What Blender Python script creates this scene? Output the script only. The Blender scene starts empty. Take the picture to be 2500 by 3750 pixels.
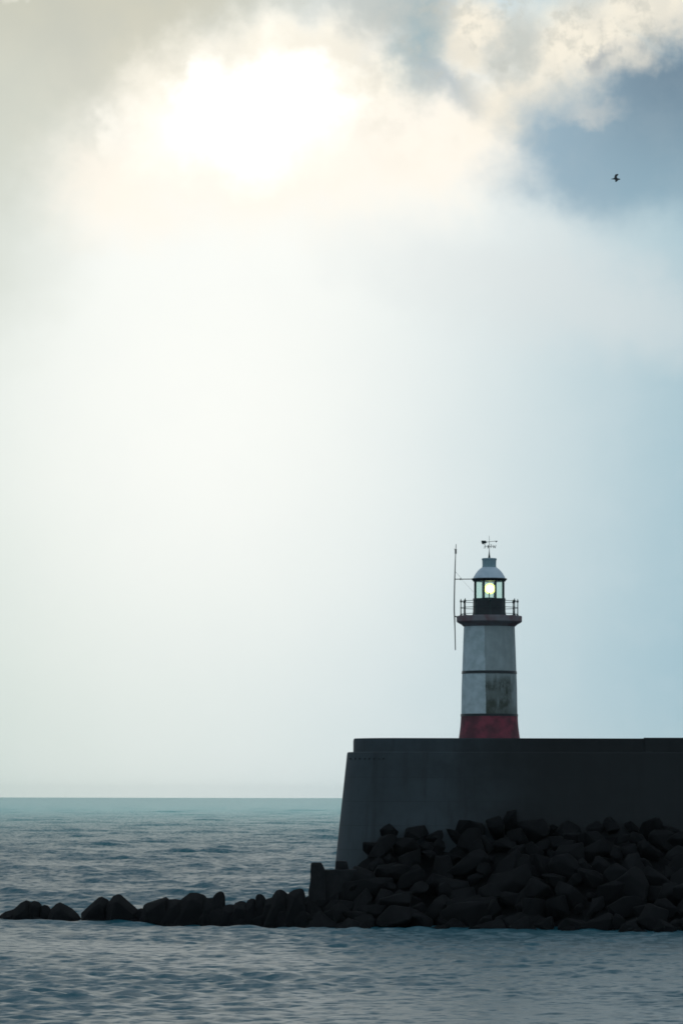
import bpy, bmesh, math, random
import numpy as np
from mathutils import Vector, Matrix, noise

R = math.radians
random.seed(7)
scene = bpy.context.scene
COL = scene.collection

# ------------------------------------------------------------------ camera
# The view is a long-lens one: about 10 degrees across, eye 9.7 m above the sea,
# the harbour wall about 300 m away.  Measured pixels of the photograph (2500 x 3750)
# are turned into metres at a known distance with at().
F, CX, CY, H = 14347.0, 1250.0, 1875.0, 9.7
PITCH = math.atan((2924 - 10 - CY) / F)      # the sea's edge, 14 km off, lies 10 px under the level line
ROLL = R(0.12)
cam_rot = Matrix.Rotation(R(90) + PITCH, 3, 'X') @ Matrix.Rotation(ROLL, 3, 'Z')


def ray(x, y):
    d = cam_rot @ Vector(((x - CX) / F, -(y - CY) / F, -1.0))
    return d


def at(x, y, Y):
    d = ray(x, y)
    s = Y / d.y
    return Vector((d.x * s, Y, H + d.z * s))


cam_data = bpy.data.cameras.new('camera')
cam = bpy.data.objects.new('camera', cam_data)
COL.objects.link(cam)
cam_data.sensor_fit = 'HORIZONTAL'
cam_data.sensor_width = 36.0
cam_data.lens = 36.0 * F / 2500.0
cam_data.clip_start = 1.0
cam_data.clip_end = 120000.0
cam.location = (0, 0, H)
cam.rotation_euler = cam_rot.to_euler()
scene.camera = cam

# ------------------------------------------------------------------ helpers


def link(name, me, mat=None, parent=None, smooth=None):
    o = bpy.data.objects.new(name, me)
    COL.objects.link(o)
    if mat is not None:
        me.materials.append(mat)
    if parent is not None:
        o.parent = parent
    if smooth is not None:
        me.shade_smooth()
        me.set_sharp_from_angle(angle=R(smooth))
    return o


def obj(name, bm, mat, parent=None, smooth=None):
    bmesh.ops.recalc_face_normals(bm, faces=bm.faces)
    me = bpy.data.meshes.new(name)
    bm.to_mesh(me)
    bm.free()
    return link(name, me, mat, parent, smooth)


def tag(o, label=None, cat=None, group=None, kind=None):
    if label:
        o['label'] = label
    if cat:
        o['category'] = cat
    if group:
        o['group'] = group
    if kind:
        o['kind'] = kind
    return o


def empty(name, loc):
    o = bpy.data.objects.new(name, None)
    COL.objects.link(o)
    o.location = loc
    o.empty_display_size = 0.5
    return o


def add_lathe(bm, prof, segs=64, cap=True, centre=(0, 0)):
    rings = []
    for r, z in prof:
        rings.append([bm.verts.new((centre[0] + r * math.cos(2 * math.pi * k / segs),
                                    centre[1] + r * math.sin(2 * math.pi * k / segs), z)) for k in range(segs)])
    for a, b in zip(rings, rings[1:]):
        for k in range(segs):
            j = (k + 1) % segs
            bm.faces.new((a[k], a[j], b[j], b[k]))
    if cap:
        bm.faces.new(rings[0][::-1])
        bm.faces.new(rings[-1])


def add_tube(bm, pts, rad, segs=8):
    """round bar through a list of points, radius single or one per point"""
    pts = [Vector(p) for p in pts]
    n = len(pts)
    rads = rad if isinstance(rad, (list, tuple)) else [rad] * n
    rings = []
    for i, p in enumerate(pts):
        t = (pts[min(i + 1, n - 1)] - pts[max(i - 1, 0)]).normalized()
        up = Vector((0, 0, 1)) if abs(t.z) < 0.9 else Vector((1, 0, 0))
        u = t.cross(up).normalized()
        v = t.cross(u).normalized()
        rings.append([bm.verts.new(p + rads[i] * (math.cos(2 * math.pi * k / segs) * u + math.sin(2 * math.pi * k / segs) * v))
                      for k in range(segs)])
    for a, b in zip(rings, rings[1:]):
        for k in range(segs):
            j = (k + 1) % segs
            bm.faces.new((a[k], a[j], b[j], b[k]))
    bm.faces.new(rings[0][::-1])
    bm.faces.new(rings[-1])


def add_ring(bm, radius, z, rad, segs=72, sides=8):
    rings = []
    for i in range(segs):
        a = 2 * math.pi * i / segs
        c = Vector((radius * math.cos(a), radius * math.sin(a), z))
        o = Vector((math.cos(a), math.sin(a), 0))
        rings.append([bm.verts.new(c + rad * (math.cos(2 * math.pi * k / sides) * o +
                                               Vector((0, 0, math.sin(2 * math.pi * k / sides))))) for k in range(sides)])
    for i in range(segs):
        a, b = rings[i], rings[(i + 1) % segs]
        for k in range(sides):
            j = (k + 1) % sides
            bm.faces.new((a[k], a[j], b[j], b[k]))


def add_box(bm, c, size, rot=None):
    m = Matrix.Translation(Vector(c))
    if rot is not None:
        m = m @ rot.to_4x4()
    m = m @ Matrix.Diagonal((size[0], size[1], size[2], 1))
    return bmesh.ops.create_cube(bm, size=1.0, matrix=m)['verts']


def add_sphere(bm, c, r, sx=1, sy=1, sz=1, seg=24):
    m = Matrix.Translation(Vector(c)) @ Matrix.Diagonal((sx, sy, sz, 1))
    bmesh.ops.create_uvsphere(bm, u_segments=seg, v_segments=seg // 2, radius=r, matrix=m)


# ------------------------------------------------------------------ node helper
class E:
    """socket wrapper so that shader maths can be written as plain expressions"""
    tree = None

    def __init__(self, s):
        self.s = s

    @staticmethod
    def op(op, *args, clamp=False):
        n = E.tree.nodes.new('ShaderNodeMath')
        n.operation = op
        n.use_clamp = clamp
        for i, a in enumerate(args):
            if isinstance(a, E):
                E.tree.links.new(a.s, n.inputs[i])
            else:
                n.inputs[i].default_value = float(a)
        return E(n.outputs[0])

    def __add__(a, b): return E.op('ADD', a, b)
    def __radd__(a, b): return E.op('ADD', b, a)
    def __sub__(a, b): return E.op('SUBTRACT', a, b)
    def __rsub__(a, b): return E.op('SUBTRACT', b, a)
    def __mul__(a, b): return E.op('MULTIPLY', a, b)
    def __rmul__(a, b): return E.op('MULTIPLY', b, a)
    def __truediv__(a, b): return E.op('DIVIDE', a, b)
    def __neg__(a): return E.op('MULTIPLY', a, -1.0)


def e_exp(a): return E.op('EXPONENT', a)
def e_sqrt(a): return E.op('SQRT', a)


def e_step(a, lo, hi):
    n = E.tree.nodes.new('ShaderNodeMapRange')
    n.interpolation_type = 'SMOOTHSTEP'
    n.clamp = True
    E.tree.links.new(a.s, n.inputs[0])
    n.inputs[1].default_value = lo
    n.inputs[2].default_value = hi
    n.inputs[3].default_value = 0.0
    n.inputs[4].default_value = 1.0
    return E(n.outputs[0])


def e_xyz(x, y, z):
    n = E.tree.nodes.new('ShaderNodeCombineXYZ')
    for i, a in enumerate((x, y, z)):
        if isinstance(a, E):
            E.tree.links.new(a.s, n.inputs[i])
        else:
            n.inputs[i].default_value = float(a)
    return n.outputs[0]


def e_noise(vec, scale, detail=4.0, rough=0.5, lac=2.0):
    n = E.tree.nodes.new('ShaderNodeTexNoise')
    n.noise_dimensions = '3D'
    E.tree.links.new(vec, n.inputs['Vector'])
    n.inputs['Scale'].default_value = scale
    n.inputs['Detail'].default_value = detail
    n.inputs['Roughness'].default_value = rough
    n.inputs['Lacunarity'].default_value = lac
    return E(n.outputs[0])


def e_mix(fac, a, b):
    """mix two colours; each is a socket or an (r,g,b) tuple"""
    n = E.tree.nodes.new('ShaderNodeMix')
    n.data_type = 'RGBA'
    n.clamp_factor = True
    if isinstance(fac, E):
        E.tree.links.new(fac.s, n.inputs[0])
    else:
        n.inputs[0].default_value = fac
    for idx, c in ((6, a), (7, b)):
        if isinstance(c, tuple):
            n.inputs[idx].default_value = (*c, 1.0)
        else:
            E.tree.links.new(c, n.inputs[idx])
    return n.outputs[2]


def srgb(r, g, b):
    f = lambda c: c / 12.92 if c <= 0.04045 else ((c + 0.055) / 1.055) ** 2.4
    return (f(r / 255), f(g / 255), f(b / 255))


# ------------------------------------------------------------------ world
SUN_AZ, SUN_EL = -1.6, 9.8          # degrees: right of straight ahead / above horizon

world = bpy.data.worlds.new('World')
scene.world = world
world.use_nodes = True
wt = world.node_tree
wt.nodes.clear()
E.tree = wt
tc = wt.nodes.new('ShaderNodeTexCoord')
sep = wt.nodes.new('ShaderNodeSeparateXYZ')
wt.links.new(tc.outputs['Generated'], sep.inputs[0])
dx, dy, dz = (E(sep.outputs[i]) for i in range(3))
u0 = E.op('ARCTAN2', dx, dy) * (180 / math.pi)                 # azimuth from straight ahead
v0 = E.op('ARCSINE', dz) * (180 / math.pi)                     # elevation
dirv = tc.outputs['Generated']
# turbulent edges
n_big = e_noise(e_xyz(u0, v0, 3.1), 0.42, 5.0, 0.55)
n_big2 = e_noise(e_xyz(u0, v0, 17.7), 0.42, 5.0, 0.55)
n_mid = e_noise(e_xyz(u0, v0, 31.3), 1.15, 6.0, 0.58)
n_mid2 = e_noise(e_xyz(u0, v0, 47.9), 1.15, 6.0, 0.58)
u = u0 + (n_big - 0.5) * 1.5 + (n_mid - 0.5) * 0.9
v = v0 + (n_big2 - 0.5) * 1.3 + (n_mid2 - 0.5) * 0.9


def blob(cu, cv, ru, rv, soft, rot=0.0, uu=None, vv=None):
    uu = u if uu is None else uu
    vv = v if vv is None else vv
    c, s = math.cos(R(rot)), math.sin(R(rot))
    a = (uu - cu) * (c / ru) + (vv - cv) * (s / ru)
    b = (uu - cu) * (-s / rv) + (vv - cv) * (c / rv)
    d = e_sqrt(a * a + b * b)
    return 1.0 - e_step(d, max(0.0, 1.0 - soft), 1.0 + soft)


# thin bright overcast: a broad glow round the hidden sun
us = u0 + (n_big - 0.5) * 0.7
vs = v0 + (n_big2 - 0.5) * 0.7
ga, gb = (us + 2.05) * 0.32, (vs - 6.0) * 0.25
gr = e_sqrt(ga * ga + gb * gb + 0.10) - 0.316
gc, gd = (u0 + 1.1) * (1 / 3.6), (v0 - 9.6) * (1 / 1.9)
g = e_exp(gr * -1.08) + e_exp(-(gc * gc + gd * gd)) * 0.75
glow = 1.0 - e_exp(g * -3.2)
edge_col = e_mix(e_step(u0, -5.0, 1.5), (0.26, 0.43, 0.39), (0.16, 0.385, 0.505))
edge_col = e_mix(e_step(v0, 2.0, -0.2) * 0.35, edge_col, (0.52, 0.62, 0.62))
col = e_mix(glow, edge_col, (1.0, 1.01, 0.96))
# faint mottling of the overcast
col = e_mix(e_step(n_mid, 0.42, 0.72) * 0.06, col, (0.80, 0.83, 0.84))



def pb(x, y, rx, ry, soft, rot=0.0, uu=None, vv=None):
    """soft cloud mass; measured on the photograph, stored as azimuth / elevation"""
    return blob((x - 784) / 157.0, (1834 - y) / 157.0, rx / 157.0, ry / 157.0, soft, rot, uu, vv)


def union(*m):
    r = m[0]
    for k in m[1:]:
        r = E.op('MAXIMUM', r, k)
    return r


n_fine = e_noise(e_xyz(u0, v0, 71.0), 2.6, 5.0, 0.6)
n_fine2 = e_noise(e_xyz(u0, v0, 93.0), 2.6, 5.0, 0.6)
u = u + (n_fine - 0.5) * 0.34
v = v + (n_fine2 - 0.5) * 0.34
# creamy lit cloud round the sun
cream = union(pb(620, 310, 500, 200, 0.6), pb(980, 330, 260, 130, 0.7), pb(260, 400, 190, 140, 0.8))
col = e_mix(cream * 0.9, col, (1.03, 0.965, 0.85))
# grey sheet, upper left
line = (v - 10.35) - (u + 2.6) * 0.62
sheet = e_step(line, -0.6, 0.9) * (1.0 - e_step(u, -0.9, 0.9))
sheet_col = e_mix(e_step(v0, 9.0, 11.8), srgb(222, 223, 210), srgb(206, 203, 184))
sheet_col = e_mix(e_step(n_big2, 0.35, 0.65) * 0.45, sheet_col, srgb(186, 190, 182))
col = e_mix(sheet * 0.9, col, sheet_col)
sheet_l = pb(-140, 430, 250, 330, 0.7)
col = e_mix(sheet_l * 0.6, col, srgb(205, 210, 199))
# lit ragged tops of the bright cloud
tops = union(pb(640, 130, 110, 80, 0.6), pb(760, 150, 100, 95, 0.6), pb(560, 190, 180, 70, 0.6), pb(400, 260, 110, 120, 0.6), pb(860, 210, 90, 80, 0.7))
col = e_mix(tops * 0.85, col, (1.0, 0.95, 0.82))
# blue grey gap, upper middle
col = e_mix(pb(900, 25, 190, 60, 0.7, -6) * 0.75, col, srgb(182, 188, 184))
col = e_mix(pb(955, 120, 60, 120, 0.8, 8) * 0.9, col, srgb(158, 180, 186))
col = e_mix(pb(1060, 215, 110, 42, 0.9, -22) * 0.8, col, srgb(180, 190, 194))
# cream tops, upper right
right_c = union(pb(1095, 90, 75, 75, 0.6), pb(1340, 120, 170, 120, 0.6, 20), pb(1500, 45, 170, 75, 0.6), pb(1220, 220, 140, 80, 0.7, 30), pb(1440, 140, 75, 60, 0.6))
col = e_mix(right_c * 0.9, col, srgb(252, 243, 224))
hz_ = e_step(n_mid2, 0.44, 0.62) * e_step(v0, 9.4, 10.4) * e_step(u0, -0.6, 0.8)
col = e_mix(hz_ * 0.35, col, srgb(206, 206, 198))
wisp = e_step(n_fine, 0.50, 0.66) * e_step(v0, 9.9, 10.9) * e_step(u0, 0.4, 1.6)
col = e_mix(wisp * 0.5, col, srgb(196, 197, 188))
col = e_mix(pb(1185, 110, 40, 50, 0.9) * 0.75, col, srgb(192, 196, 190))
# dark slate cloud, right
dark = union(pb(1640, 310, 440, 225, 0.24, 20), pb(1300, 340, 120, 120, 0.7), pb(1430, 410, 240, 140, 0.55))
dark_col = e_mix(e_step(v0, 8.2, 10.8), srgb(148, 178, 193), srgb(118, 141, 158))
dark_col = e_mix(e_step(u0, 4.9, 2.4), dark_col, srgb(156, 181, 196))
dark_col = e_mix(e_step(n_mid2, 0.40, 0.66) * 0.12, dark_col, srgb(172, 188, 196))
dark_fade = e_step(v0 + (n_mid - 0.5) * 0.8, 7.9, 8.9)
col = e_mix(dark * dark_fade, col, dark_col)
col = e_mix(pb(1395, 150, 16, 34, 0.9, -35) * 0.7, col, srgb(160, 170, 176))
col = e_mix(pb(1360, 262, 55, 20, 0.9, 10) * 0.5, col, srgb(214, 214, 208))
# pale veil under it
veil = pb(1330, 690, 420, 110, 0.8, -12)
col = e_mix(veil * 0.55, col, srgb(220, 226, 226))
# opening in front of the sun
shade = union(cream, tops) * e_step(n_mid2, 0.46, 0.66) * e_step(v0, 8.6, 9.8)
col = e_mix(shade * 0.22, col, (0.84, 0.79, 0.68))
core = union(pb(590, 245, 160, 84, 0.6), pb(470, 245, 85, 70, 0.6), pb(690, 228, 90, 70, 0.6), pb(730, 310, 85, 42, 0.9), pb(560, 325, 190, 78, 0.9))
col = e_mix(core, col, (1.25, 1.235, 1.17))
fleck = pb(222, 312, 24, 30, 0.9) + pb(635, 95, 20, 32, 0.9) + pb(832, 190, 24, 18, 0.9) + pb(20, 5, 40, 14, 0.9)
col = e_mix(fleck * 0.35, col, (1.15, 1.11, 1.0))

# everything outside that part of the sky: heavy evening overcast, brightened behind the camera to light tower and wall
nish = wt.nodes.new('ShaderNodeTexSky')
nish.sky_type = 'NISHITA'
nish.sun_disc = False
nish.sun_elevation = R(SUN_EL)
nish.sun_rotation = R(SUN_AZ)
nish.altitude = 10
nish.air_density = 1.0
nish.dust_density = 2.0
nsc = wt.nodes.new('ShaderNodeVectorMath')
nsc.operation = 'SCALE'
wt.links.new(nish.outputs[0], nsc.inputs[0])
nsc.inputs['Scale'].default_value = 0.05
cl = e_noise(dirv, 3.2, 6.0, 0.55)
front = e_step(dy, -0.6, 1.0)
over = e_mix(front, (0.50, 0.65, 0.76), (0.20, 0.285, 0.36))
over = e_mix(e_step(cl, 0.35, 0.7) * 0.5, over, (0.30, 0.39, 0.46))
over = e_mix(0.82, nsc.outputs[0], over)
wa = u0 * (1 / 17.0)
wb = (v0 - 6.0) * (1 / 13.0)
w = e_step(wa * wa + wb * wb, 1.0, 0.35)
final = e_mix(w, over, col)
bg = wt.nodes.new('ShaderNodeBackground')
wt.links.new(final, bg.inputs[0])
bg.inputs[1].default_value = 1.0
wo = wt.nodes.new('ShaderNodeOutputWorld')
wt.links.new(bg.outputs[0], wo.inputs[0])

sun_data = bpy.data.lights.new('sun', 'SUN')
sun_data.energy = 0.5
sun_data.angle = R(120)
sun_data.color = (1.0, 0.975, 0.93)
sun = bpy.data.objects.new('sun', sun_data)
COL.objects.link(sun)
sd = Vector((math.sin(R(SUN_AZ)) * math.cos(R(SUN_EL)), math.cos(R(SUN_AZ)) * math.cos(R(SUN_EL)), math.sin(R(SUN_EL))))
sun.rotation_euler = sd.to_track_quat('Z', 'Y').to_euler()
sun.location = sd * 500

scene.view_settings.view_transform = 'Standard'
scene.view_settings.look = 'None'
scene.view_settings.exposure = 0.0
scene.view_settings.gamma = 1.0


# ------------------------------------------------------------------ materials
def mat(name, base, rough=0.7, spec=0.5, noise_scale=None, var=0.25, base2=None, bump=0.0, bump_scale=None, metal=0.0):
    m = bpy.data.materials.new(name)
    m.use_nodes = True
    t = m.node_tree
    E.tree = t
    b = t.nodes['Principled BSDF']
    b.inputs['Roughness'].default_value = rough
    b.inputs['Specular IOR Level'].default_value = spec
    b.inputs['Metallic'].default_value = metal
    b.inputs['Base Color'].default_value = (*base, 1)
    tcn = t.nodes.new('ShaderNodeTexCoord')
    vec = tcn.outputs['Object']
    if noise_scale:
        n = e_noise(vec, noise_scale, 6.0, 0.6)
        c2 = base2 if base2 else tuple(c * (1 - var) for c in base)
        c = e_mix(e_step(n, 0.35, 0.65), base, c2)
        t.links.new(c, b.inputs['Base Color'])
    if bump:
        nb = e_noise(vec, bump_scale or 3.0, 6.0, 0.6)
        bn = t.nodes.new('ShaderNodeBump')
        bn.inputs['Strength'].default_value = bump
        bn.inputs['Distance'].default_value = 0.1
        t.links.new(nb.s, bn.inputs['Height'])
        t.links.new(bn.outputs[0], b.inputs['Normal'])
    return m


M_BLACK = mat('black_paint', (0.016, 0.022, 0.026), 0.45, 0.4, 3.0, 0.3)
M_IRON = mat('dark_green_iron', (0.010, 0.028, 0.028), 0.5, 0.4, 3.0, 0.3)
M_RED = mat('red_paint', (0.23, 0.046, 0.068), 0.7, 0.3, 0.9, base2=(0.095, 0.032, 0.042), bump=0.15)
M_GALLERY = mat('rusty_stone', (0.17, 0.105, 0.11), 0.8, 0.3, 1.1, base2=(0.20, 0.185, 0.195), bump=0.3)
M_ROOF = mat('roof_paint', (0.50, 0.57, 0.63), 0.5, 0.4, 1.6, base2=(0.42, 0.50, 0.56))
M_VENT = mat('ventilator_paint', (0.26, 0.36, 0.39), 0.5, 0.4, 2.5, base2=(0.20, 0.30, 0.33))
M_ROCK = mat('wet_rock', (0.0105, 0.0105, 0.0112), 0.95, 0.07, 0.5, base2=(0.0085, 0.0087, 0.0092), bump=0.4, bump_scale=2.0)
M_BLOCK = mat('weedy_concrete', (0.016, 0.016, 0.017), 0.85, 0.2, 1.2, base2=(0.010, 0.011, 0.012), bump=0.5)
M_BIRD = mat('dark_feathers', (0.05, 0.055, 0.06), 0.8, 0.2, 6.0, 0.4)

# white shaft with its own weather stains: a mossy streaked area right of a sharp joint
M_WHITE = bpy.data.materials.new('weathered_white_paint')
M_WHITE.use_nodes = True
t = M_WHITE.node_tree
E.tree = t
b = t.nodes['Principled BSDF']
b.inputs['Roughness'].default_value = 0.7
b.inputs['Specular IOR Level'].default_value = 0.3
tcn = t.nodes.new('ShaderNodeTexCoord')
sp = t.nodes.new('ShaderNodeSeparateXYZ')
t.links.new(tcn.outputs['Object'], sp.inputs[0])
ox, oy, oz = (E(sp.outputs[i]) for i in range(3))
fine = e_noise(tcn.outputs['Object'], 1.4, 6.0, 0.6)
streak = e_noise(e_xyz(ox * 2.2, oy * 2.2, oz * 0.35), 1.0, 6.0, 0.6)
ramp = e_mix(e_step(fine, 0.3, 0.7), (0.51, 0.58, 0.60), (0.36, 0.43, 0.44))
joint = e_step(ox + oz * 0.02 + (fine - 0.5) * 0.14, -0.32, -0.22)                    # the vertical joint in the render coat
front_side = e_step(oy, 0.3, -0.3)
right_m = joint * front_side
ramp = e_mix(right_m * (0.35 + streak * 0.6), ramp, (0.21, 0.235, 0.225))
moss = right_m * e_step(oz + (streak - 0.5) * 2.6, 6.6, 5.2) * e_step(ox + (streak - 0.5) * 1.6 - oz * 0.06, 1.75, 1.05)
moss = moss * e_step(streak, 0.22, 0.48)
blot = e_noise(tcn.outputs['Object'], 1.1, 6.0, 0.65)
moss = moss * (0.62 + e_step(blot, 0.40, 0.60) * 0.38)
ramp = e_mix(moss * 0.96, ramp, (0.048, 0.056, 0.040))
low = right_m * e_step(oz + (fine - 0.5) * 2.2, 4.3, 3.0)
ramp = e_mix(low * 0.6, ramp, (0.07, 0.08, 0.065))
t.links.new(ramp, b.inputs['Base Color'])
nb = e_noise(tcn.outputs['Object'], 4.0, 5.0, 0.6)
bn = t.nodes.new('ShaderNodeBump')
bn.inputs['Strength'].default_value = 0.2
bn.inputs['Distance'].default_value = 0.05
t.links.new(nb.s, bn.inputs['Height'])
t.links.new(bn.outputs[0], b.inputs['Normal'])

# dark concrete of the harbour wall: cast in lifts, streaked
M_WALL = bpy.data.materials.new('dark_cast_concrete')
M_WALL.use_nodes = True
t = M_WALL.node_tree
E.tree = t
b = t.nodes['Principled BSDF']
b.inputs['Roughness'].default_value = 0.8
b.inputs['Specular IOR Level'].default_value = 0.3
tcn = t.nodes.new('ShaderNodeTexCoord')
sp = t.nodes.new('ShaderNodeSeparateXYZ')
t.links.new(tcn.outputs['Object'], sp.inputs[0])
ox, oy, oz = (E(sp.outputs[i]) for i in range(3))
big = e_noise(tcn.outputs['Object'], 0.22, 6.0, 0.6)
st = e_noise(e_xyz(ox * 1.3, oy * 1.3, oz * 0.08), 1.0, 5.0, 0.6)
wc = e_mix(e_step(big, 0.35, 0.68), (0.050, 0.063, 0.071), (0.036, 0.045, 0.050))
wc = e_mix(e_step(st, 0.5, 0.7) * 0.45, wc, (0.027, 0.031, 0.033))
shade_dirt = e_step(ox + (big - 0.5) * 6.0, 5.0, 16.0)  # right part darkened: light falloff put into the colour, with some dirt
wc = e_mix(shade_dirt * 0.85, wc, (0.0115, 0.0115, 0.0115))
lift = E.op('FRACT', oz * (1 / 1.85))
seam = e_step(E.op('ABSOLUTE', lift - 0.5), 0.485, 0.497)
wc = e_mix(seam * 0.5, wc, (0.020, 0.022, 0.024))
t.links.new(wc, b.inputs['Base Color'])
nb = e_noise(tcn.outputs['Object'], 1.5, 8.0, 0.65)
bn = t.nodes.new('ShaderNodeBump')
bn.inputs['Strength'].default_value = 0.3
bn.inputs['Distance'].default_value = 0.08
t.links.new(nb.s, bn.inputs['Height'])
t.links.new(bn.outputs[0], b.inputs['Normal'])

# lantern glass: thin greenish panes
M_GLASS = bpy.data.materials.new('green_tinted_glass')
M_GLASS.use_nodes = True
t = M_GLASS.node_tree
t.nodes.clear()
tr = t.nodes.new('ShaderNodeBsdfTransparent')
tr.inputs[0].default_value = (0.93, 0.985, 0.955, 1)
gl = t.nodes.new('ShaderNodeBsdfGlossy')
gl.inputs['Roughness'].default_value = 0.08
gl.inputs[0].default_value = (0.9, 1, 0.97, 1)
mx = t.nodes.new('ShaderNodeMixShader')
mx.inputs[0].default_value = 0.08
ou = t.nodes.new('ShaderNodeOutputMaterial')
t.links.new(tr.outputs[0], mx.inputs[1])
t.links.new(gl.outputs[0], mx.inputs[2])
t.links.new(mx.outputs[0], ou.inputs[0])

M_LAMP = bpy.data.materials.new('lit_lamp')
M_LAMP.use_nodes = True
b = M_LAMP.node_tree.nodes['Principled BSDF']
b.inputs['Base Color'].default_value = (0.9, 0.9, 0.7, 1)
b.inputs['Emission Color'].default_value = (1.0, 0.98, 0.66, 1)
b.inputs['Emission Strength'].default_value = 3.0

# sea water
M_SEA = bpy.data.materials.new('sea_water')
M_SEA.use_nodes = True
t = M_SEA.node_tree
E.tree = t
b = t.nodes['Principled BSDF']
b.inputs['Base Color'].default_value = (0.012, 0.105, 0.128, 1)
b.inputs['Roughness'].default_value = 0.33
b.inputs['IOR'].default_value = 1.33
tcn = t.nodes.new('ShaderNodeTexCoord')
sp = t.nodes.new('ShaderNodeSeparateXYZ')
t.links.new(tcn.outputs['Object'], sp.inputs[0])
ox, oy, oz = (E(sp.outputs[i]) for i in range(3))
# the open water is milky green with chalk and has distant sky reflection put into its colour; the water in the lee clearer and bluer
milky_sheen = e_step(oy + ox * 0.1, 330.0, 2600.0)
t.links.new(e_mix(milky_sheen, (0.015, 0.088, 0.115), (0.10, 0.46, 0.45)), b.inputs['Base Color'])
# wind ripples too small for the mesh tilt the surface a little everywhere
rn = t.nodes.new('ShaderNodeTexNoise')
t.links.new(e_xyz(ox * 0.8, oy * 1.3, 0.0), rn.inputs['Vector'])
rn.inputs['Scale'].default_value = 1.6
rn.inputs['Detail'].default_value = 3.0
sub = t.nodes.new('ShaderNodeVectorMath'); sub.operation = 'SUBTRACT'
t.links.new(rn.outputs['Color'], sub.inputs[0]); sub.inputs[1].default_value = (0.5, 0.5, 0.5)
mul = t.nodes.new('ShaderNodeVectorMath'); mul.operation = 'MULTIPLY'
t.links.new(sub.outputs[0], mul.inputs[0]); mul.inputs[1].default_value = (1.5, 1.5, 0.0)
geo = t.nodes.new('ShaderNodeNewGeometry')
add = t.nodes.new('ShaderNodeVectorMath'); add.operation = 'ADD'
t.links.new(geo.outputs['Normal'], add.inputs[0]); t.links.new(mul.outputs[0], add.inputs[1])
nrm = t.nodes.new('ShaderNodeVectorMath'); nrm.operation = 'NORMALIZE'
t.links.new(add.outputs[0], nrm.inputs[0])
t.links.new(nrm.outputs[0], b.inputs['Normal'])

# ------------------------------------------------------------------ sea surface
rng = np.random.default_rng(11)


def sea_mesh():
    rows = [3.0, 20, 45, 70, 90, 110, 125, 138]
    r = 148.0
    while r < 13800:
        rows.append(r)
        if r < 330:
            s = 0.34
        elif r < 900:
            s = 0.34 + (r - 330) / 570 * 0.9
        elif r < 2600:
            s = 1.24 + (r - 900) / 1700 * 3.2
        else:
            s = 4.4 + (r - 2600) * 0.004
        r += s
    rows.append(14000.0)
    rows = np.array(rows)
    dense = np.arange(-7.2, 7.2001, 0.034)
    side = [7.4, 7.8, 8.4, 9.2, 10.4, 12, 14, 17, 21, 26, 33, 42, 55, 70, 90, 110, 130, 155]
    ang = np.concatenate([[-180.0], -np.array(side[::-1]), dense, np.array(side)])
    nr, nc = len(rows), len(ang)
    A, D = np.meshgrid(np.radians(ang), rows)
    X = D * np.sin(A)
    Y = D * np.cos(A)
    Z = np.zeros_like(X)
    DX = np.zeros_like(X)
    DY = np.zeros_like(X)
    # sheltered water this side of the breakwater, open sea beyond it
    shelter = 1 / (1 + np.exp(-(Y - 302) / 6.0))
    spacing = np.gradient(rows)[:, None] * np.ones((1, nc))
    wide = np.abs(np.gradient(np.radians(ang)))[None, :] * D
    spacing = np.maximum(spacing, wide)
    N = 84
    lam = np.exp(np.linspace(math.log(0.95), math.log(34), N))
    for i, L in enumerate(lam):
        L *= rng.uniform(0.95, 1.05)
        th = math.radians(-94 + rng.normal(0, 27 if L < 8 else 18))
        k = 2 * math.pi / L
        kx, ky = k * math.cos(th), k * math.sin(th)
        ph = rng.uniform(0, 2 * math.pi)
        a_open = 0.0053 * L if L < 5 else 0.0053 * 5 * (L / 5) ** 0.45
        a_in = 0.0066 * L if L < 2.0 else 0.0066 * 2.0 * (2.0 / L) ** 0.1
        a = a_in + (a_open - a_in) * shelter
        fade = np.clip(L / (2.6 * spacing) - 0.6, 0, 1)
        a = a * fade
        arg = kx * X + ky * Y + ph
        Z += a * np.cos(arg)
        sn = np.sin(arg) * a * 0.8
        DX -= sn * math.cos(th)
        DY -= sn * math.sin(th)
    # gusts: patches of rougher and smoother water
    g = np.zeros_like(X)
    for i in range(14):
        L = rng.uniform(14, 60)
        th = rng.uniform(0, math.pi)
        g += np.cos(2 * math.pi / L * (math.cos(th) * X + math.sin(th) * Y * 0.6) + rng.uniform(0, 6.28))
    g = 1 + 0.13 * g
    Z *= np.clip(g, 0.35, 1.7)
    X2, Y2 = X + DX, Y + DY
    co = np.stack([X2, Y2, Z], -1).reshape(-1, 3).astype(np.float32)
    idx = np.arange(nr * nc).reshape(nr, nc)
    a = idx[:-1, :-1].ravel(); bq = idx[:-1, 1:].ravel(); c = idx[1:, 1:].ravel(); d = idx[1:, :-1].ravel()
    quads = np.stack([a, bq, c, d], 1)
    # close the circle behind
    e = np.stack([idx[:-1, -1], idx[:-1, 0], idx[1:, 0], idx[1:, -1]], 1)
    quads = np.concatenate([quads, e])[:, ::-1]
    me = bpy.data.meshes.new('sea')
    nq = len(quads)
    me.vertices.add(len(co))
    me.vertices.foreach_set('co', co.ravel())
    me.loops.add(nq * 4)
    me.loops.foreach_set('vertex_index', quads.ravel().astype(np.int32))
    me.polygons.add(nq)
    me.polygons.foreach_set('loop_start', np.arange(0, nq * 4, 4, dtype=np.int32))
    me.polygons.foreach_set('use_smooth', np.ones(nq, dtype=bool))
    me.update()
    me.validate()
    print('sea verts', len(co))
    return me


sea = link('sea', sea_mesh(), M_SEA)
tag(sea, 'choppy grey green sea running out to the horizon', 'sea', kind='structure')

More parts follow.
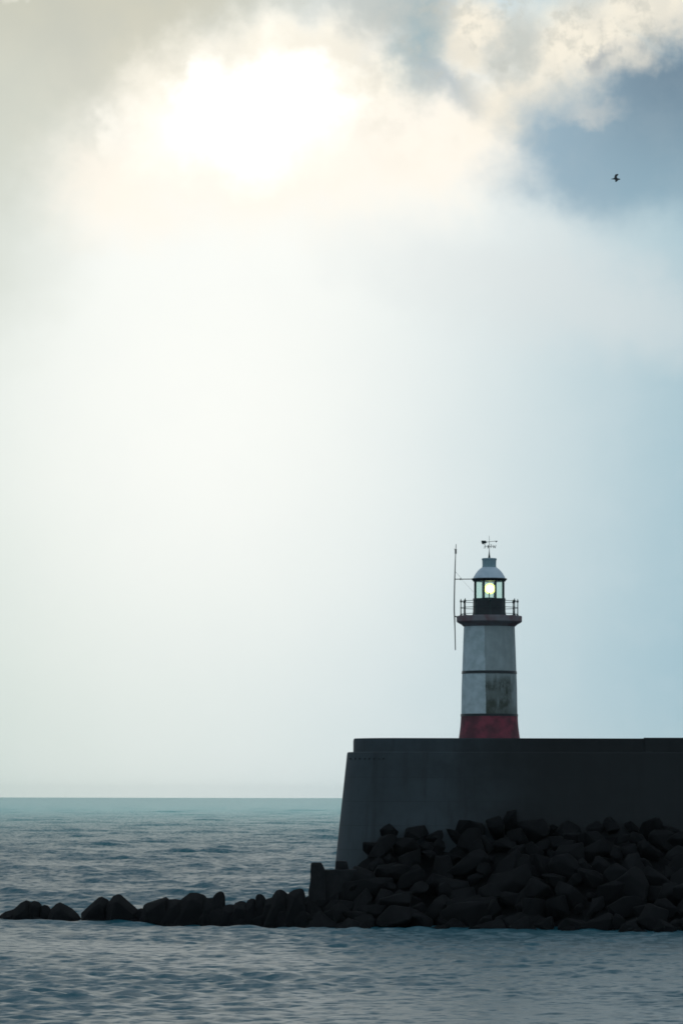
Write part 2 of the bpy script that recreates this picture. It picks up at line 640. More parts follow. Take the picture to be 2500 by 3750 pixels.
# ------------------------------------------------------------------ harbour wall
Z_LEDGE = at(1600, 2754, 300).z
Z_TOP = at(1791, 2704, 300.6).z
XL = at(1271.4, 2752, 304).x
BATTER = 0.105
RC = 4.2                                     # rounded nose of the pier


def outline(off, y_front=300.0, y_back=322.0, x_right=150.0, n=14):
    """plan outline of the pier, moved outwards by off"""
    pts = []
    r = RC + off
    x0 = XL - off
    yf, yb = y_front - off, y_back + off
    pts.append((x_right, yf))
    for i in range(n + 1):
        a = R(270 - 90 * i / n)
        pts.append((x0 + r + r * math.cos(a), yf + r + r * math.sin(a)))
    for i in range(n + 1):
        a = R(180 - 90 * i / n)
        pts.append((x0 + r + r * math.cos(a), yb - r + r * math.sin(a)))
    pts.append((x_right, yb))
    return pts


def loft(bm, levels):
    rings = [[bm.verts.new((x, y, z)) for x, y in pts] for pts, z in levels]
    for a, b2 in zip(rings, rings[1:]):
        n = len(a)
        for k in range(n):
            j = (k + 1) % n
            bm.faces.new((a[k], a[j], b2[j], b2[k]))
    return rings


wall = empty('harbour_wall', (0, 300, 0))
tag(wall, 'dark battered concrete harbour wall with a rounded end and a low parapet', 'wall')


def wpart(name, bm, m, smooth=None, parent=wall):
    for vtx in bm.verts:
        vtx.co.y -= 300
    return obj(name, bm, m, parent, smooth)


bm = bmesh.new()
lv = []
for z in (-4.0, 2.0, 7.0, Z_LEDGE - 0.06):
    lv.append((outline(BATTER * (Z_LEDGE - z)), z))
lv.append((outline(-0.06), Z_LEDGE))
rings = loft(bm, lv)
bm.faces.new(rings[0][::-1])
bm.faces.new(rings[-1])
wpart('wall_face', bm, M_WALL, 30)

# parapet, set back from the edge; thick wall round the deck
X_STEP = at(2357, 2700, 300.6).x


def parapet(x_from, x_to, inset, z0, z1, thick, closed_end):
    bm = bmesh.new()
    o = [p for p in outline(-inset)]
    i = [p for p in outline(-inset - thick)]
    if closed_end:
        o = [(min(x, x_to), y) for x, y in o]
        i = [(min(x, x_to), y) for x, y in i]
        ch = 0.04
        o2 = [(min(x, x_to), y) for x, y in outline(-inset - ch)]
        ra = [bm.verts.new((x, y, z0)) for x, y in o]
        rb = [bm.verts.new((x, y, z1 - ch)) for x, y in o]
        rc = [bm.verts.new((x, y, z1)) for x, y in o2]
        rd = [bm.verts.new((x, y, z1)) for x, y in i]
        re = [bm.verts.new((x, y, z0)) for x, y in i]
        for a, b2 in ((ra, rb), (rb, rc), (rc, rd), (rd, re), (re, ra)):
            for k in range(len(a) - 1):
                bm.faces.new((a[k], a[k + 1], b2[k + 1], b2[k]))
        for k in (0, -1):
            bm.faces.new((ra[k], rb[k], rc[k], rd[k], re[k]))
    return bm


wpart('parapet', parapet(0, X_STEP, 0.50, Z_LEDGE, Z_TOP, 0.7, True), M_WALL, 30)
bm = bmesh.new()
add_box(bm, ((X_STEP + 0.02 + 150) / 2, 300.47 + 0.4, (Z_LEDGE + Z_TOP + 0.06) / 2), (150 - X_STEP - 0.02, 0.8, Z_TOP + 0.06 - Z_LEDGE))
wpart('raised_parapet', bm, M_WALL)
# drain holes under the ledge near the rounded end
for k in range(8):
    x = 1284 + k * 17
    c = at(x, 2778, 300.4)
    zz = c.z
    off = BATTER * (Z_LEDGE - zz)
    X = c.x
    rr = RC + off
    x0 = XL - off
    if X < x0 + rr:
        yy = 300 - off + rr - math.sqrt(max(0.0, rr * rr - (x0 + rr - X) ** 2))
    else:
        yy = 300 - off
    bm = bmesh.new()
    add_tube(bm, [(X, yy + 0.10, zz), (X, yy - 0.05, zz - 0.01)], 0.075, 12)
    wpart('drain_pipe', bm, M_BLACK)

# ------------------------------------------------------------------ lighthouse
LX = at(1791, 2500, 310).x
LY = 310.0
lh = empty('lighthouse', (LX, LY, Z_LEDGE))
tag(lh, 'white lighthouse with red base, lit lamp and domed roof above the harbour wall', 'lighthouse')


def lz(y):
    return at(1791, y, LY).z - Z_LEDGE


def lr(px, y=2400):
    return (at(1791 + px, y, LY).x - at(1791, y, LY).x)


def P(px, y):
    return (lr(px, y), lz(y))


def lat(name, prof, m, parent=lh, segs=72, smooth=30):
    bm = bmesh.new()
    add_lathe(bm, prof, segs)
    return obj(name, bm, m, parent, smooth)


lat('red_base', [(lr(120), 0.0), P(115, 2722), P(112, 2704), P(108.8, 2683), P(106.3, 2662), P(104.6, 2640), P(103.8, 2619)], M_RED)
lat('lower_band', [P(103.0, 2624.5), P(105.3, 2624), P(105.0, 2616), P(102.9, 2615.5)], M_BLACK)
lat('white_shaft', [P(102.9, 2618), P(101.2, 2516), P(99.0, 2458), P(95.3, 2350), P(93.0, 2292)], M_WHITE)
lat('upper_band', [P(98.9, 2469), P(101.2, 2468.4), P(100.6, 2458.8), P(98.3, 2458.2)], M_BLACK)
lat('gallery', [P(92.0, 2296), P(94.5, 2295), P(99.0, 2291.5), P(101.0, 2289), P(109.0, 2284.5), P(117.5, 2279.5), P(119.6, 2277),
                P(119.8, 2258.5), P(118.0, 2256.8), P(60.0, 2256.5)], M_GALLERY)
lat('lantern_wall', [P(63.0, 2257), P(63.0, 2253), P(60.5, 2248), P(59.6, 2236), P(59.0, 2196), P(60.3, 2195), P(60.0, 2192.6), P(48.0, 2192.4)], M_BLACK)

# glazing: eight bars, eight panes
RG = lr(55.5)
z0g, z1g = lz(2192.6), lz(2129)
for k in range(8):
    a = R(22.5 + 45 * k)
    bm = bmesh.new()
    add_box(bm, (RG * math.cos(a), RG * math.sin(a), (z0g + z1g) / 2), (0.13, 0.115, z1g - z0g), Matrix.Rotation(a, 3, 'Z'))
    obj('glazing_bar', bm, M_IRON, lh)
for k in range(8):
    a = R(45 * k)
    ap = RG * math.cos(R(22.5))
    w_ = 2 * RG * math.sin(R(22.5)) - 0.12
    bm = bmesh.new()
    add_box(bm, (ap * math.cos(a), ap * math.sin(a), (z0g + z1g) / 2), (0.02, w_, z1g - z0g - 0.02), Matrix.Rotation(a, 3, 'Z'))
    obj('pane', bm, M_GLASS, lh)
# lamp on its stand
zl = lz(2156)
bm = bmesh.new()
add_sphere(bm, (0.05, 0, zl), 0.31, 1, 1, 0.98, 32)
lamp = obj('lamp', bm, M_LAMP, lh, 60)
bm = bmesh.new()
prof_ = [(0.0, 0.40), (0.15, 0.38), (0.28, 0.30), (0.41, 0.14), (0.44, 0.10)]
rings_ = []
for thick_ in (0.0, 0.025):
    for r_, d_ in (prof_ if thick_ == 0.0 else prof_[::-1]):
        rings_.append([bm.verts.new((0.05 + max(r_, 0.004) * math.cos(2 * math.pi * k / 32), d_ + thick_, zl + max(r_, 0.004) * math.sin(2 * math.pi * k / 32))) for k in range(32)])
for a_, b_ in zip(rings_, rings_[1:]):
    for k in range(32):
        bm.faces.new((a_[k], a_[(k + 1) % 32], b_[(k + 1) % 32], b_[k]))
M_DISH = mat('lamp_halo_dish', (0.80, 0.88, 0.42), 0.5, 0.5)  # added dish behind the lamp, tinted to give it a yellow-green glow rim
obj('halo_dish', bm, M_DISH, lh, 60)
bm = bmesh.new()
zt = lz(2189)
add_lathe(bm, [(0.32, z0g), (0.34, zt), (0.05, zt + 0.02), (0.045, zl - 0.33), (0.12, zl - 0.31)], 24)
obj('lamp_stand', bm, M_IRON, lh, 40)
# roof
roof = lat('roof', [P(50, 2129.3), P(58.5, 2129.2), P(58.8, 2127.6), P(64.5, 2121.6), P(64.8, 2119.6), P(59.6, 2118.6), P(58.5, 2116.5), P(56.8, 2112), P(53.6, 2107.5),
                    P(49.0, 2099.5), P(43.6, 2092.5), P(37.0, 2085.6), P(30.0, 2080.3), P(26.0, 2078.0), P(24.0, 2077.2)], M_ROOF)
lat('eave', [P(57.6, 2129.8), P(59.4, 2129.6), P(60.0, 2127.4), P(65.2, 2122.0), P(65.4, 2119.4), P(63.0, 2118.8)], M_BLACK, roof)
lat('ventilator', [P(24.0, 2078.5), P(26.2, 2077.5), P(25.6, 2074.5), P(25.2, 2070), P(25.8, 2052), P(27.2, 2051), P(27.4, 2046), P(25.0, 2044.6),
                   P(10, 2043.6)], M_VENT, roof, 48)
# weather vane
z_v0, z_v1 = lz(2044.5), lz(1962)
bm = bmesh.new()
add_lathe(bm, [(0.095, z_v0), (0.085, lz(2039)), (0.055, lz(2031)), (0.03, lz(2020)), (0.022, lz(2012)), (0.016, lz(1985)), (0.012, z_v1)], 12)
vane = obj('weather_vane', bm, M_IRON, lh, 40)
tilt = 3.0
bm = bmesh.new()
zc = lz(1983.5)


def vp(px, y):
    return Vector((lr(px, 2000), 0, lz(y)))


add_tube(bm, [vp(-12, 1985.2), vp(29, 1981.2)], 0.020, 6)
add_tube(bm, [vp(23.5, 1984), vp(31, 1981.0)], [0.075, 0.008], 8)
obj('arrow', bm, M_IRON, vane)
bm = bmesh.new()
tail = [(-29, 1979.8), (-13, 1979.8), (-9.8, 1983.5), (-9.8, 1988), (-13, 1990.5), (-20, 1992), (-25, 1993.4), (-27.5, 1990), (-28.5, 1985)]
fa = [bm.verts.new(vp(*p) + Vector((0, -0.02, 0))) for p in tail]
fb = [bm.verts.new(vp(*p) + Vector((0, 0.02, 0))) for p in tail]
bm.faces.new(fa)
bm.faces.new(fb[::-1])
for k in range(len(tail)):
    j = (k + 1) % len(tail)
    bm.faces.new((fa[k], fa[j], fb[j], fb[k]))
obj('tail', bm, M_IRON, vane)
# compass arms with letters: east on the left, mirrored because it is seen from behind
VC = vp(1.0, 2001.2)
bm = bmesh.new()
ay = math.radians(14)
ex = Vector((math.cos(ay), math.sin(ay), 0))
ny = Vector((-math.sin(ay), math.cos(ay), 0))
arm = lr(19)
add_tube(bm, [VC - ex * arm * 0.85, VC + ex * arm * 0.75], 0.017, 6)
add_tube(bm, [VC - ny * arm * 0.85, VC + ny * arm * 0.85], 0.017, 6)
obj('compass_arms', bm, M_IRON, vane)


def letter(strokes, centre, ax, size=0.26):
    bm = bmesh.new()
    for s in strokes:
        add_tube(bm, [centre + ax * (px * size) + Vector((0, 0, pz * size)) for px, pz in s], 0.021, 6)
    return obj('letter', bm, M_IRON, vane)


letter([[(0.3, -0.5), (0.3, 0.5)], [(0.3, 0.5), (-0.3, 0.5)], [(0.3, 0), (-0.2, 0)], [(0.3, -0.5), (-0.3, -0.5)]], VC - ex * arm * 1.02, ex)
letter([[(-0.5, 0.5), (-0.25, -0.5)], [(-0.25, -0.5), (0, 0.3)], [(0, 0.3), (0.25, -0.5)], [(0.25, -0.5), (0.5, 0.5)]], VC + ex * arm * 0.98, ex)
letter([[(-0.3, -0.5), (-0.3, 0.5)], [(-0.3, 0.5), (0.3, -0.5)], [(0.3, -0.5), (0.3, 0.5)]], VC + ny * arm * 1.0, ny)
letter([[(0.3, 0.45), (-0.2, 0.5)], [(-0.2, 0.5), (-0.28, 0.1)], [(-0.28, 0.1), (0.28, -0.1)], [(0.28, -0.1), (0.2, -0.5)], [(0.2, -0.5), (-0.3, -0.45)]], VC - ny * arm * 1.0, ny)

# railing round the gallery
zg = lz(2256.5)
RR = lr(104)
bm = bmesh.new()
for yy in (2203, 2226.4, 2250):
    add_ring(bm, RR, lz(yy), 0.022)
rail = obj('railing', bm, M_IRON, lh, 60)
for k in range(12):
    a = R(30 * k)
    bm = bmesh.new()
    c = (RR * math.cos(a), RR * math.sin(a))
    add_lathe(bm, [(0.10, zg - 0.01), (0.09, zg + 0.06), (0.05, zg + 0.12), (0.042, lz(2230)), (0.05, lz(2228)), (0.05, lz(2225)), (0.040, lz(2223)),
                   (0.038, lz(2208)), (0.075, lz(2205)), (0.082, lz(2203)), (0.072, lz(2200)), (0.035, lz(2198)), (0.028, lz(2193.5))], 12, True, c)
    obj('post', bm, M_IRON, rail, 40)

# antenna mast fixed beside the lighthouse
MP = lambda cx, cy: at(1600 + cx / 3.92, 1930 + cy / 3.92, LY - 0.4) 
mb = MP(250, 1285)
mast = empty('antenna_mast', (mb.x, mb.y, mb.z))
tag(mast, 'thin dark antenna mast bracketed to the left side of the lighthouse', 'antenna')


def mpart(name, bm):
    for vtx in bm.verts:
        vtx.co -= mb
    return obj(name, bm, M_IRON, mast)


bm = bmesh.new()
add_tube(bm, [MP(262, 1770), MP(256, 1500), MP(249, 1285), MP(245, 1180), MP(247, 1000), MP(252, 750), MP(258, 560), MP(264, 400), MP(272, 245)],
         [0.038, 0.040, 0.050, 0.048, 0.046, 0.046, 0.040, 0.032, 0.024], 8)
mpart('pole', bm)
bm = bmesh.new()
add_tube(bm, [MP(267, 385), MP(266, 320)], 0.075, 10)
add_tube(bm, [MP(242, 316), MP(285, 322)], 0.018, 6)
mpart('antenna_head', bm)
bm = bmesh.new()
add_tube(bm, [MP(252, 750), MP(522, 745) + Vector((0, 0.3, 0))], 0.035, 8)
add_tube(bm, [MP(335, 735), MP(335, 762)], 0.045, 8)
mpart('upper_arm', bm)
bm = bmesh.new()
add_tube(bm, [MP(248, 1282), MP(300, 1290) + Vector((0, 0.4, 0))], 0.05, 8)
mpart('lower_arm', bm)
bm = bmesh.new()
add_tube(bm, [MP(255, 635), MP(350, 740)], 0.011, 6)
add_tube(bm, [MP(350, 750), MP(525, 935) + Vector((0, 0.3, 0))], 0.007, 6)
mpart('stay_wire', bm)

# ------------------------------------------------------------------ rocks


def finish_rock(bm, seed, bev=0.16, rough=0.07):
    bmesh.ops.convex_hull(bm, input=bm.verts)
    loose = [vv for vv in bm.verts if not vv.link_faces]
    bmesh.ops.delete(bm, geom=loose, context='VERTS')
    bmesh.ops.dissolve_limit(bm, angle_limit=R(8), verts=bm.verts, edges=bm.edges)
    bmesh.ops.bevel(bm, geom=bm.edges[:], offset=bev, segments=3, profile=0.5, affect='EDGES', clamp_overlap=True)
    bmesh.ops.triangulate(bm, faces=bm.faces)
    bmesh.ops.subdivide_edges(bm, edges=bm.edges[:], cuts=1, use_grid_fill=True)
    bmesh.ops.recalc_face_normals(bm, faces=bm.faces)
    bm.normal_update()
    off = Vector((seed * 3.17, seed * 1.31, seed * 7.7))
    for vtx in bm.verts:
        n = noise.noise(vtx.co * 0.9 + off) * 1.0 + noise.noise(vtx.co * 2.3 + off) * 0.5
        vtx.co += vtx.normal * n * rough
    return bm


def r1(cx, cy):
    return (cx / 2.6133, 3230 + cy / 2.6133)


def r2(cx, cy):
    return (500 + cx / 2.24, 3230 + cy / 2.24)


groyne = [
    (r1, 'low flat slab at the far left tip of the rock line', [(0, 335), (60, 292), (150, 262), (200, 300), (210, 385), (-30, 380)]),
    (r1, 'broad round-shouldered boulder beside the slab at the left tip', [(95, 385), (130, 272), (200, 210), (250, 187), (290, 198), (330, 260), (345, 385)]),
    (r1, 'flat-topped boulder leaning on the left tip boulder', [(275, 385), (288, 210), (330, 190), (375, 200), (402, 240), (425, 385)]),
    (r1, 'small low boulder between flat-topped and domed boulders', [(385, 385), (400, 245), (425, 232), (460, 240), (482, 275), (505, 385)]),
    (r1, 'domed boulder left of the gap in the rock line', [(455, 385), (490, 266), (540, 220), (580, 205), (620, 225), (690, 265), (740, 310), (768, 350), (768, 385)]),
    (r1, 'low wet slab at the waterline in the gap', [(752, 382), (800, 350), (900, 362), (905, 390), (752, 390)]),
    (r1, 'slanting ridged boulder right of the gap', [(785, 355), (785, 300), (860, 230), (940, 155), (970, 147), (1020, 170), (1060, 210), (1080, 388), (830, 388)]),
    (r1, 'tall pointed boulder, highest on the left half of the rock line', [(1000, 390), (1030, 222), (1090, 145), (1130, 127), (1160, 132), (1210, 180), (1312, 272), (1335, 398)]),
    (r1, 'tiny low stone between pointed and long-topped boulders', [(1300, 398), (1318, 277), (1355, 265), (1382, 277), (1405, 402)]),
    (r2, 'long boulder with gently rising top and small peak', [(48, 348), (64, 195), (90, 180), (210, 150), (240, 132), (265, 150), (292, 250), (292, 352)]),
    (r2, 'flat boulder in the dip before the high hump', [(240, 352), (258, 160), (320, 150), (368, 158), (402, 250), (402, 356)]),
    (r2, 'high humped boulder in the middle of the rock line', [(335, 356), (358, 162), (420, 110), (440, 95), (490, 97), (550, 115), (572, 142), (605, 358)]),
    (r2, 'level boulder between the hump and the upright finger', [(540, 358), (558, 140), (625, 142), (662, 165), (664, 358)]),
    (r2, 'upright finger-shaped rock with a rounded tip', [(622, 358), (616, 175), (634, 125), (660, 95), (690, 88), (714, 100), (722, 130), (713, 215), (704, 360)]),
    (r2, 'low smooth boulder just right of the upright finger', [(690, 360), (714, 206), (760, 192), (832, 200), (845, 362)]),
    (r2, 'low rounded boulder leading up from the dip', [(780, 362), (810, 186), (850, 167), (890, 170), (922, 210), (935, 364)]),
    (r2, 'rounded boulder left of the small knob', [(888, 364), (908, 160), (940, 143), (970, 150), (992, 200), (1004, 364)]),
    (r2, 'small round knob of rock on the crest', [(972, 320), (977, 132), (990, 112), (1015, 106), (1040, 120), (1058, 150), (1064, 320)]),
    (r2, 'boulder filling the dip beside the small knob', [(1025, 366), (1058, 152), (1115, 135), (1140, 366)]),
    (r2, 'conical boulder with a blunt peak near the stepped blocks', [(1085, 366), (1118, 128), (1150, 80), (1175, 70), (1200, 78), (1242, 112), (1285, 366)]),
    (r2, 'boulder with an overhanging right side near the stepped blocks', [(1215, 366), (1248, 102), (1290, 75), (1340, 62), (1365, 68), (1376, 95), (1379, 150), (1392, 366)]),
    (r2, 'boulder wedged against the foot of the upright block', [(1355, 366), (1380, 140), (1412, 120), (1445, 366)]),
]


def yc_of(x):
    return 305.6 + (292.2 - 305.6) * max(0.0, min(1.0, x / 1100.0))


for i, (fn, label, pts) in enumerate(groyne):
    sil = [fn(*p) for p in pts]
    xm = sum(p[0] for p in sil) / len(sil)
    Yc = yc_of(xm)
    w3 = [at(x, y, Yc) for x, y in sil]
    zmax = max(p.z for p in w3)
    base_z = -0.7
    w3 = [Vector((p.x, p.y, base_z if p.z < 0.12 else p.z)) for p in w3]
    cx = sum(p.x for p in w3) / len(w3)
    zm = 0.4 * zmax
    w3 = [p if p.z <= base_z else Vector((p.x, p.y, p.z)) + Vector((p.x - cx, 0, p.z - zm)).normalized() * 0.085 for p in w3]
    spread = 1.12 if fn is r1 else (1.35 if max(p.x for p in w3) - min(p.x for p in w3) > 2.2 else 1.9)
    w3 = [Vector((cx + (p.x - cx) * spread, p.y, p.z)) if p.z <= base_z else p for p in w3]
    width = max(p.x for p in w3) - min(p.x for p in w3)
    dep = max(0.9, min(1.7, 0.62 * width))
    bm = bmesh.new()
    rd = random.Random(100 + i)
    for p in w3:
        bm.verts.new((p.x - cx, 0, p.z))
        for s in (-1, 1):
            f = rd.uniform(0.55, 0.85)
            d = dep * rd.uniform(0.7, 1.05) * s
            zz = base_z if p.z <= base_z else base_z + (p.z - base_z) * rd.uniform(0.62, 0.86)
            bm.verts.new(((p.x - cx) * f, d, zz))
    finish_rock(bm, i + 1, 0.05, 0.05)
    o = obj('boulder', bm, M_ROCK, None, 50)
    o.location = (cx, Yc, 0)
    tag(o, label, 'rock', 'boulders in the line running out into the sea')

rd = random.Random(77)
px_ = 150.0
while px_ < 1135:
    if 285 < px_ < 330:
        px_ = 335.0
    big_side = px_ > 560
    bm = bmesh.new()
    sx = rd.uniform(0.8, 1.25) if big_side else rd.uniform(0.5, 0.8)
    sy = rd.uniform(0.6, 0.9)
    sz = rd.uniform(0.75, 1.15) if big_side else rd.uniform(0.4, 0.6)
    for _ in range(16):
        d = Vector((rd.gauss(0, 1), rd.gauss(0, 1), rd.gauss(0, 1))).normalized()
        q = max(abs(d.x), abs(d.y), abs(d.z))
        d = d / (q ** 0.6)
        bm.verts.new((d.x * sx, d.y * sy, d.z * sz))
    finish_rock(bm, 60 + px_ * 0.01, 0.06, 0.05)
    o = obj('boulder', bm, M_ROCK, None, 40)
    p = at(px_, 3350, yc_of(px_) - rd.uniform(0.7, 1.1))
    o.location = (p.x, p.y, rd.uniform(0.0, 0.25) if big_side else -0.1)
    o.rotation_euler = (R(rd.uniform(-15, 15)), R(rd.uniform(-30, 30)), R(rd.uniform(0, 360)))
    tag(o, 'low dark boulder at the waterline in front of the line of rocks', 'rock', 'low boulders at the waterline')
    px_ += rd.uniform(38, 62) if big_side else rd.uniform(50, 90)

px_ = 545.0
while px_ < 1120:
    bm = bmesh.new()
    sx, sy, sz = rd.uniform(0.8, 1.2), rd.uniform(0.6, 0.9), rd.uniform(0.9, 1.1)
    for _ in range(16):
        d = Vector((rd.gauss(0, 1), rd.gauss(0, 1), rd.gauss(0, 1))).normalized()
        q = max(abs(d.x), abs(d.y), abs(d.z))
        d = d / (q ** 0.6)
        bm.verts.new((d.x * sx, d.y * sy, d.z * sz))
    finish_rock(bm, 80 + px_ * 0.01, 0.05, 0.05)
    o = obj('boulder', bm, M_ROCK, None, 40)
    p = at(px_, 3320, yc_of(px_) + rd.uniform(0.9, 1.4))
    o.location = (p.x, p.y, rd.uniform(0.30, 0.55) if px_ < 790 or px_ > 900 else 0.15)
    o.rotation_euler = (R(rd.uniform(-12, 12)), R(rd.uniform(-18, 18)), R(rd.uniform(0, 360)))
    tag(o, 'dark boulder wedged in the notches behind the line of rocks', 'rock', 'boulders behind the line of rocks')
    px_ += rd.uniform(42, 60)

# stepped concrete blocks at the left foot of the wall
YB = 296.5


def block(pix, Y, depth, name, label, seed):
    w3 = [at(x, y, Y) for x, y in pix]
    cx = sum(p.x for p in w3) / len(w3)
    zb = min(p.z for p in w3)
    bm = bmesh.new()
    fr = [bm.verts.new((p.x - cx, -depth / 2, p.z - zb)) for p in w3]
    bk = [bm.verts.new((p.x - cx, depth / 2, p.z - zb)) for p in w3]
    bm.faces.new(fr)
    bm.faces.new(bk[::-1])
    for k in range(len(fr)):
        j = (k + 1) % len(fr)
        bm.faces.new((fr[k], fr[j], bk[j], bk[k]))
    bmesh.ops.recalc_face_normals(bm, faces=bm.faces)
    bmesh.ops.bevel(bm, geom=bm.edges[:], offset=0.09, segments=3, profile=0.5, affect='EDGES', clamp_overlap=True)
    bmesh.ops.triangulate(bm, faces=bm.faces)
    bmesh.ops.subdivide_edges(bm, edges=bm.edges[:], cuts=2, use_grid_fill=True)
    bm.normal_update()
    for vtx in bm.verts:
        vtx.co += vtx.normal * noise.noise(vtx.co * 1.6 + Vector((seed, 0, 0))) * 0.04
    o = obj(name, bm, M_BLOCK, None, 40)
    o.location = (cx, Y, zb)
    tag(o, label, 'concrete block', 'stepped blocks at the wall foot')
    return o


block([(1130, 3425), (1130, 3262), (1136, 3236), (1138, 3164), (1142, 3160), (1174, 3160), (1181, 3168), (1190, 3188), (1192, 3425)], YB - 1.0, 2.6,
      'upright_block', 'tall upright dark concrete block with a chamfered right shoulder, left of the harbour wall', 3.0)
block([(1186, 3428), (1186, 3187), (1305, 3184), (1345, 3428)], YB - 0.6, 2.4,
      'step_block', 'low flat dark concrete block between upright block and wall', 9.0)
block([(1227, 3184.5), (1229, 3157), (1232, 3154), (1266, 3154), (1271, 3159), (1275, 3184.5)], YB - 0.3, 1.4,
      'cap_block', 'small dark concrete block sitting on the flat step against the wall corner', 5.0)

# armour slope in front of the wall: a core of rubble and boulders laid on it


def toe_y(X):
    # distance of the waterline of the slope from the eye's foot
    if X < 8:
        return 289.5
    return 289.5 - (X - 8) * 0.52 if X < 27 else 279.6


def top_z(X):
    xs = [(-4.0, 1.5), (-0.8, 2.6), (0.6, 3.9), (1.7, 5.0), (2.9, 6.2), (3.6, 7.0), (6, 7.0), (8.2, 6.4), (10, 7.1), (60, 7.0)]
    for (a, za), (b2, zb) in zip(xs, xs[1:]):
        if X <= b2:
            f = max(0.0, (X - a) / (b2 - a))
            return za + (zb - za) * f + 0.7 * noise.noise(Vector((X * 0.35, 3.3, 0))) * min(1.0, max(0.0, X / 4))
    return 7.0


def slope_point(X, f):
    """f = 0 at the toe, 1 at the wall"""
    zt = top_z(X)
    y0, y1 = toe_y(X), 299.2 if X > 0 else 297.5
    return Vector((X, y0 + (y1 - y0) * f, -0.6 + (zt + 0.6) * f))


bm = bmesh.new()
grid = []
xs = [-2.6 + 1.2 * i for i in range(52)]
for X in xs:
    col_ = []
    for j in range(9):
        p = slope_point(X, j / 8)
        p.y += 1.0
        p.z -= 0.30
        n = noise.noise(p * 0.7) * 0.35
        col_.append(bm.verts.new(p + Vector((0, -n, n))))
    col_.append(bm.verts.new((X, 300.5, -3.0)))
    col_.append(bm.verts.new((X, toe_y(X) + 0.5, -3.0)))
    grid.append(col_)
for a, b2 in zip(grid, grid[1:]):
    for k in range(len(a)):
        j = (k + 1) % len(a)
        bm.faces.new((a[k], a[j], b2[j], b2[k]))
bm.faces.new(grid[0][::-1])
bm.faces.new(grid[-1])
core = obj('rubble_slope', bm, M_ROCK)
tag(core, 'dark rubble slope under the boulders at the foot of the wall', 'slope', kind='structure')

variants = []
for k in range(9):
    rd = random.Random(40 + k)
    bm = bmesh.new()
    sx, sy, sz = rd.uniform(0.9, 1.5), rd.uniform(0.7, 1.1), rd.uniform(0.6, 0.9)
    for _ in range(15):
        d = Vector((rd.gauss(0, 1), rd.gauss(0, 1), rd.gauss(0, 1))).normalized()
        q = max(abs(d.x), abs(d.y), abs(d.z))
        d = d / (q ** 0.6)
        bm.verts.new((d.x * sx, d.y * sy, d.z * sz))
    finish_rock(bm, 20 + k, 0.06, 0.05)
    bmesh.ops.recalc_face_normals(bm, faces=bm.faces)
    me = bpy.data.meshes.new('boulder')
    bm.to_mesh(me)
    bm.free()
    me.materials.append(M_ROCK)
    me.shade_smooth()
    me.set_sharp_from_angle(angle=R(32))
    variants.append(me)

rd = random.Random(5)
X = -1.9
n_b = 0
row_n = 8
while X < 30.0:
    for j in range(row_n + 1):
        f = (j + rd.uniform(-0.25, 0.25)) / row_n
        f = max(-0.02, min(1.0, f))
        p = slope_point(X + rd.uniform(-0.4, 0.4) + (0.8 if j % 2 else 0), f)
        if X < 1.5 and j > 6:
            continue
        s = rd.choice((0.55, 0.75, 0.9, 1.0, 1.1, 1.25, 1.45)) * rd.uniform(0.92, 1.08)
        o = bpy.data.objects.new('boulder', rd.choice(variants))
        COL.objects.link(o)
        o.location = p + Vector((0, 0, rd.uniform(-0.2, 0.25)))
        o.rotation_euler = (R(rd.uniform(-40, 55)), R(rd.uniform(-50, 50)), R(rd.uniform(0, 360)))
        o.scale = (s * rd.uniform(0.9, 1.25), s, s)
        tag(o, 'dark boulder heaped on the shadowed slope along the foot of the harbour wall', 'rock', 'boulders heaped along the foot of the harbour wall')
        n_b += 1
    X += rd.uniform(1.35, 1.65)
print('armour boulders', n_b)

# ------------------------------------------------------------------ bird
YBIRD = 260.0


def BP(cx, cy, dy=0.0):
    return at(2180 + cx / 10.453, 590 + cy / 10.453, YBIRD + dy)


bc = BP(790, 660)
bm = bmesh.new()
add_tube(bm, [p - bc for p in (BP(572, 676), BP(620, 672), BP(665, 668), BP(720, 664), BP(790, 670), BP(850, 676), BP(895, 680), BP(945, 684))],
         [0.006, 0.016, 0.036, 0.055, 0.075, 0.062, 0.042, 0.012], 14)


def wing(stations):
    rings = []
    for le, te, th in stations:
        ring = []
        for k in range(12):
            a = 2 * math.pi * k / 12
            c = (le + te) / 2 + (te - le) / 2 * math.cos(a)
            nrm = (te - le).cross(Vector((0.3, -1, 0.4))).normalized()
            ring.append(bm.verts.new(c + nrm * th * math.sin(a)))
        rings.append(ring)
    for a, b2 in zip(rings, rings[1:]):
        for k in range(12):
            j = (k + 1) % 12
            bm.faces.new((a[k], a[j], b2[j], b2[k]))
    bm.faces.new(rings[0][::-1])
    bm.faces.new(rings[-1])


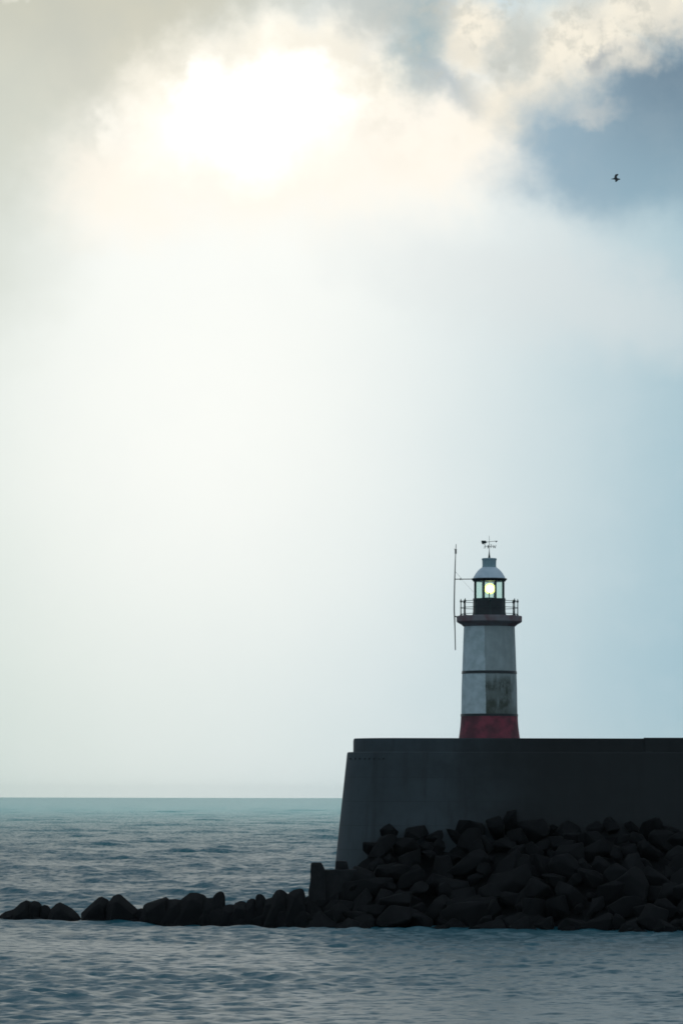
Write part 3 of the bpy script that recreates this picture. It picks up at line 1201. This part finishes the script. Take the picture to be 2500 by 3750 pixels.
wing([(BP(705, 665) - bc, BP(845, 672) - bc, 0.030), (BP(712, 600, .14) - bc, BP(822, 610, .14) - bc, 0.026),
      (BP(728, 535, .30) - bc, BP(828, 565, .30) - bc, 0.022), (BP(758, 488, .42) - bc, BP(858, 535, .42) - bc, 0.018), (BP(845, 470, .55) - bc, BP(885, 500, .55) - bc, 0.010)])
wing([(BP(705, 668) - bc, BP(915, 680) - bc, 0.030), (BP(735, 705, -.15) - bc, BP(880, 712, -.15) - bc, 0.026),
      (BP(752, 745, -.30) - bc, BP(838, 752, -.30) - bc, 0.020), (BP(748, 788, -.42) - bc, BP(790, 785, -.42) - bc, 0.012)])
# tail fan
add_tube(bm, [p - bc for p in (BP(880, 680), BP(915, 668), BP(938, 664))], [0.03, 0.022, 0.012], 8)
add_tube(bm, [p - bc for p in (BP(880, 680), BP(912, 694), BP(930, 702))], [0.03, 0.022, 0.012], 8)
bmesh.ops.recalc_face_normals(bm, faces=bm.faces)
me = bpy.data.meshes.new('bird_raw')
bm.to_mesh(me)
bm.free()
tmp = bpy.data.objects.new('bird_raw', me)
COL.objects.link(tmp)
md = tmp.modifiers.new('remesh', 'REMESH')
md.mode = 'VOXEL'
md.voxel_size = 0.009
dg = bpy.context.evaluated_depsgraph_get()
me2 = bpy.data.meshes.new_from_object(tmp.evaluated_get(dg))
bpy.data.objects.remove(tmp)
me2.name = 'bird'
me2.materials.clear()
bird = link('bird', me2, M_BIRD, None, 80)
bird.location = bc
tag(bird, 'dark seabird banking with raised and lowered wings against the grey cloud', 'bird')

# ------------------------------------------------------------------ sea haze
bm = bmesh.new()
add_box(bm, (0, 0, 19.0), (30000, 30000, 44.0))
M_HAZE = bpy.data.materials.new('thin_sea_haze')
M_HAZE.use_nodes = True
t = M_HAZE.node_tree
t.nodes.clear()
pv = t.nodes.new('ShaderNodeVolumePrincipled')
pv.inputs['Color'].default_value = (0.80, 0.98, 1.0, 1)
pv.inputs['Density'].default_value = 0.000016
pv.inputs['Anisotropy'].default_value = 0.65
ou = t.nodes.new('ShaderNodeOutputMaterial')
t.links.new(pv.outputs[0], ou.inputs['Volume'])
hz = obj('haze', bm, M_HAZE)
tag(hz, 'thin pale sea haze over the water', 'haze', kind='stuff')

# ------------------------------------------------------------------ render settings
scene.render.engine = 'CYCLES'
scene.cycles.max_bounces = 6
scene.cycles.transparent_max_bounces = 12
scene.cycles.filter_width = 1.7
scene.cycles.use_denoising = True
